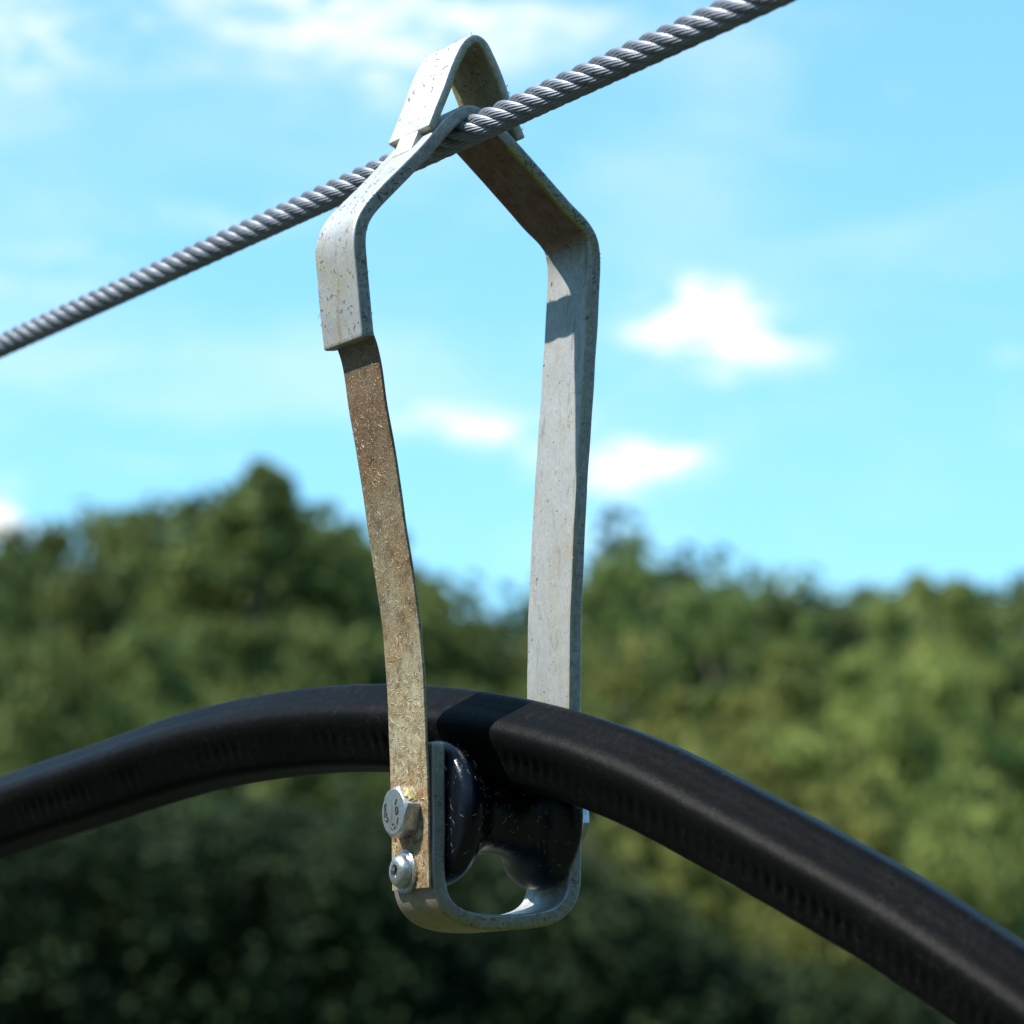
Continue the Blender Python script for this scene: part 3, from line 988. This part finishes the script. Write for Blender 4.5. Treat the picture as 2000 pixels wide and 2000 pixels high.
def tree(name, kind, mat, px, pytop, dist, wpx, label, group=None, cat='tree'):
    d = ray(px, pytop)
    t = dist / d.y
    top = CAM + d * t
    z0 = hill_z(top.x, top.y)
    h = top.z - z0
    base_r = {'b': 0.40, 'c': 0.30, 's': 0.30, 'p': 0.30}[kind[0]]
    wr = (wpx * 1.25 / FPX * dist) / 2 / base_r
    root = empty(name)
    root.location = (top.x, top.y, z0)
    root.scale = (wr, wr, h / 0.985)
    root.rotation_euler = (0, 0, random.uniform(0, 6.28))
    tag(root, label, cat, group)
    link('crown', get_crown(kind, mat), None, root)
    link('trunk', random.choice(trunks), None, root)
    return root
GR = 'trees along the edge of the wood'
T = [
 # skyline, left to right
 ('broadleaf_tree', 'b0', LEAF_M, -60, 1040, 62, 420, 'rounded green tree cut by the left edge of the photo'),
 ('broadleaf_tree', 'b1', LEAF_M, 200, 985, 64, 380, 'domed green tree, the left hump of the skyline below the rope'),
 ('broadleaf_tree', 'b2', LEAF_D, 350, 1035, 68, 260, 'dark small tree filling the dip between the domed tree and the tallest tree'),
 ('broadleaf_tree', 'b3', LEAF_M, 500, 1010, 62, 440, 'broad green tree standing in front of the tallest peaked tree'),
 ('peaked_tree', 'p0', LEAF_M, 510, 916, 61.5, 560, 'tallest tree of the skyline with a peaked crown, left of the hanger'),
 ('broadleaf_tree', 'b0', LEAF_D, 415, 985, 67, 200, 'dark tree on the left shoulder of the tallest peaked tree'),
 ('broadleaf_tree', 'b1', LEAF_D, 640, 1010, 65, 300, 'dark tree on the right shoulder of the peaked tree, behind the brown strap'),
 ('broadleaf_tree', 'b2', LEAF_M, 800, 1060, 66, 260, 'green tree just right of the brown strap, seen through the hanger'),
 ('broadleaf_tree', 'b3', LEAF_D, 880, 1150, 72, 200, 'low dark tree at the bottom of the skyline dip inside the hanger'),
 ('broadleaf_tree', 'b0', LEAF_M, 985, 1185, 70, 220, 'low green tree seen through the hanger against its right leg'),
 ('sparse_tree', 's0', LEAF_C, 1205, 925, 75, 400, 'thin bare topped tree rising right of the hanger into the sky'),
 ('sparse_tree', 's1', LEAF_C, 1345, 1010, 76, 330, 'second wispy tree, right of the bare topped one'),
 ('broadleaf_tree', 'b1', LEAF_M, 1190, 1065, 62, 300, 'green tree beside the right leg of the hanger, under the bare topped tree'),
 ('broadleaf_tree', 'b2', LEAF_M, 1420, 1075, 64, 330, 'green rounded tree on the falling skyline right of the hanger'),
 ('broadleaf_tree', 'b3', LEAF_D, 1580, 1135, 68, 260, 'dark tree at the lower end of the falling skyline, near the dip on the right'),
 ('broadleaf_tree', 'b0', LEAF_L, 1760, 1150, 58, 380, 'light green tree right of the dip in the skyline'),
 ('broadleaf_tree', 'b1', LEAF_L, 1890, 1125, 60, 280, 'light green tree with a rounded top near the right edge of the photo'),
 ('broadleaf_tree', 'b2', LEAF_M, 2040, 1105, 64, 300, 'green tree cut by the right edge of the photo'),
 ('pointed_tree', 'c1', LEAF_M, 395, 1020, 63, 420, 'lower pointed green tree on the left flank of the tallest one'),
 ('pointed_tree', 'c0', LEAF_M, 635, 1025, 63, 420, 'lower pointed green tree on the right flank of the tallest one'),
 # second row
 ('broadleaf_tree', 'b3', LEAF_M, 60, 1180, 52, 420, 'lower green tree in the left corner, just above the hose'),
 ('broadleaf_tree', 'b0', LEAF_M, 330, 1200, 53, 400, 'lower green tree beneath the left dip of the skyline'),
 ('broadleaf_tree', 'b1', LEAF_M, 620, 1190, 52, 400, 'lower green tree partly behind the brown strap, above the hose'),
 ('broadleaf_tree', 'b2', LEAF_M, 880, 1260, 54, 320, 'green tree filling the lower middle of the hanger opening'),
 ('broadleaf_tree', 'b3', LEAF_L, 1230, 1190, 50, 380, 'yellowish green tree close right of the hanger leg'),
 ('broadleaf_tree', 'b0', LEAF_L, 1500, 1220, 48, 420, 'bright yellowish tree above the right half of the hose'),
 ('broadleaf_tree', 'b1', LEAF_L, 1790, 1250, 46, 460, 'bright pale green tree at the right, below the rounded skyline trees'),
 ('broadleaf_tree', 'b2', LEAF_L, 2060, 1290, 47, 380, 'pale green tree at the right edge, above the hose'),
]
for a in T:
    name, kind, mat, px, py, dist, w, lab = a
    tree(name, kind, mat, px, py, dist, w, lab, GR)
# sunlit bushes in front of the wood on the right
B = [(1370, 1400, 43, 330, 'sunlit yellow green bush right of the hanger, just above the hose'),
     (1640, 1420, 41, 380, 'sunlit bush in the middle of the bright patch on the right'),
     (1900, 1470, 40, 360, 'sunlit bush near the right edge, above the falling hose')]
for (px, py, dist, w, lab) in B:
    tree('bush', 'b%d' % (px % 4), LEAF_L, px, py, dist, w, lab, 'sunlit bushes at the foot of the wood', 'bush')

# dense wood behind and understory: one mass
def wood_mass():
    c = []; rad = []
    r = np.random.default_rng(4)
    for k in range(1500):
        y = r.uniform(66, 100); x = r.uniform(-0.22, 0.22) * y
        px = 1000 + x / y * FPX * 1.0
        # height envelope follows the skyline, staying below the named trees
        ref = np.interp(px, [-600, 0, 200, 520, 700, 900, 1000, 1200, 1450, 1620, 1900, 2600], [1090, 1080, 1030, 1000, 1085, 1210, 1225, 1120, 1160, 1215, 1180, 1180])
        ztop = 1.6 + (2130 - ref) / FPX * y
        z0 = hill_z(x, y)
        z = z0 + (ztop - z0) * r.random() ** 0.8
        c.append((x, y, z)); rad.append(r.uniform(0.7, 1.5))
    V1, Q1 = leaf_cloud(np.array(c), np.array(rad), 55, 0.24)
    c = []; rad = []
    for k in range(1900):
        y = r.uniform(37.5, 43); x = r.uniform(-0.24, 0.24) * y
        z0 = hill_z(x, y)
        px = 1000 + x / y * FPX
        top = 1.6 + (2130 - np.interp(px, [-700, 300, 700, 1100, 1400, 1700, 2100, 2700], [1560, 1540, 1560, 1640, 1840, 1900, 1880, 1760])) / FPX * y
        c.append((x, y, z0 + (top - z0) * r.random() ** 0.8 - 0.3)); rad.append(r.uniform(0.35, 0.8))
    V2, Q2 = leaf_cloud(np.array(c), np.array(rad), 105, 0.075)
    return mesh_np('distant_wood', V1, quads=Q1, smooth=False), mesh_np('undergrowth', V2, quads=Q2, smooth=False)
wm1, wm2 = wood_mass()
tag(link('distant_wood', wm1, LEAF_W), 'green mass of wood filling the gaps behind the trees of the skyline', 'wood', None, 'stuff')
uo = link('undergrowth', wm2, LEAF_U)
tag(uo, 'dense undergrowth, shade painted into its leaves, at the foot of the wood below the hose', 'undergrowth', None, 'stuff')

# unseen ring of wood added behind and beside the camera to cut ambient light
def ring_wood():
    c = []; rad = []
    r = np.random.default_rng(9)
    for k in range(2600):
        a = r.uniform(R(35), R(325))              # clockwise from the view direction, leaving the view open
        d = r.uniform(24, 34)
        x = d * math.sin(a); y = d * math.cos(a)
        c.append((x, y, hill_z(x, y) + 13.0 * r.random() ** 0.9)); rad.append(r.uniform(0.9, 1.8))
    V, Q = leaf_cloud(np.array(c), np.array(rad), 26, 0.34)
    return mesh_np('unseen_added_wood', V, quads=Q, smooth=False)
tag(link('unseen_added_wood', ring_wood(), LEAF_U), 'unseen wood added behind the camera to cut ambient light', 'wood', None, 'stuff')
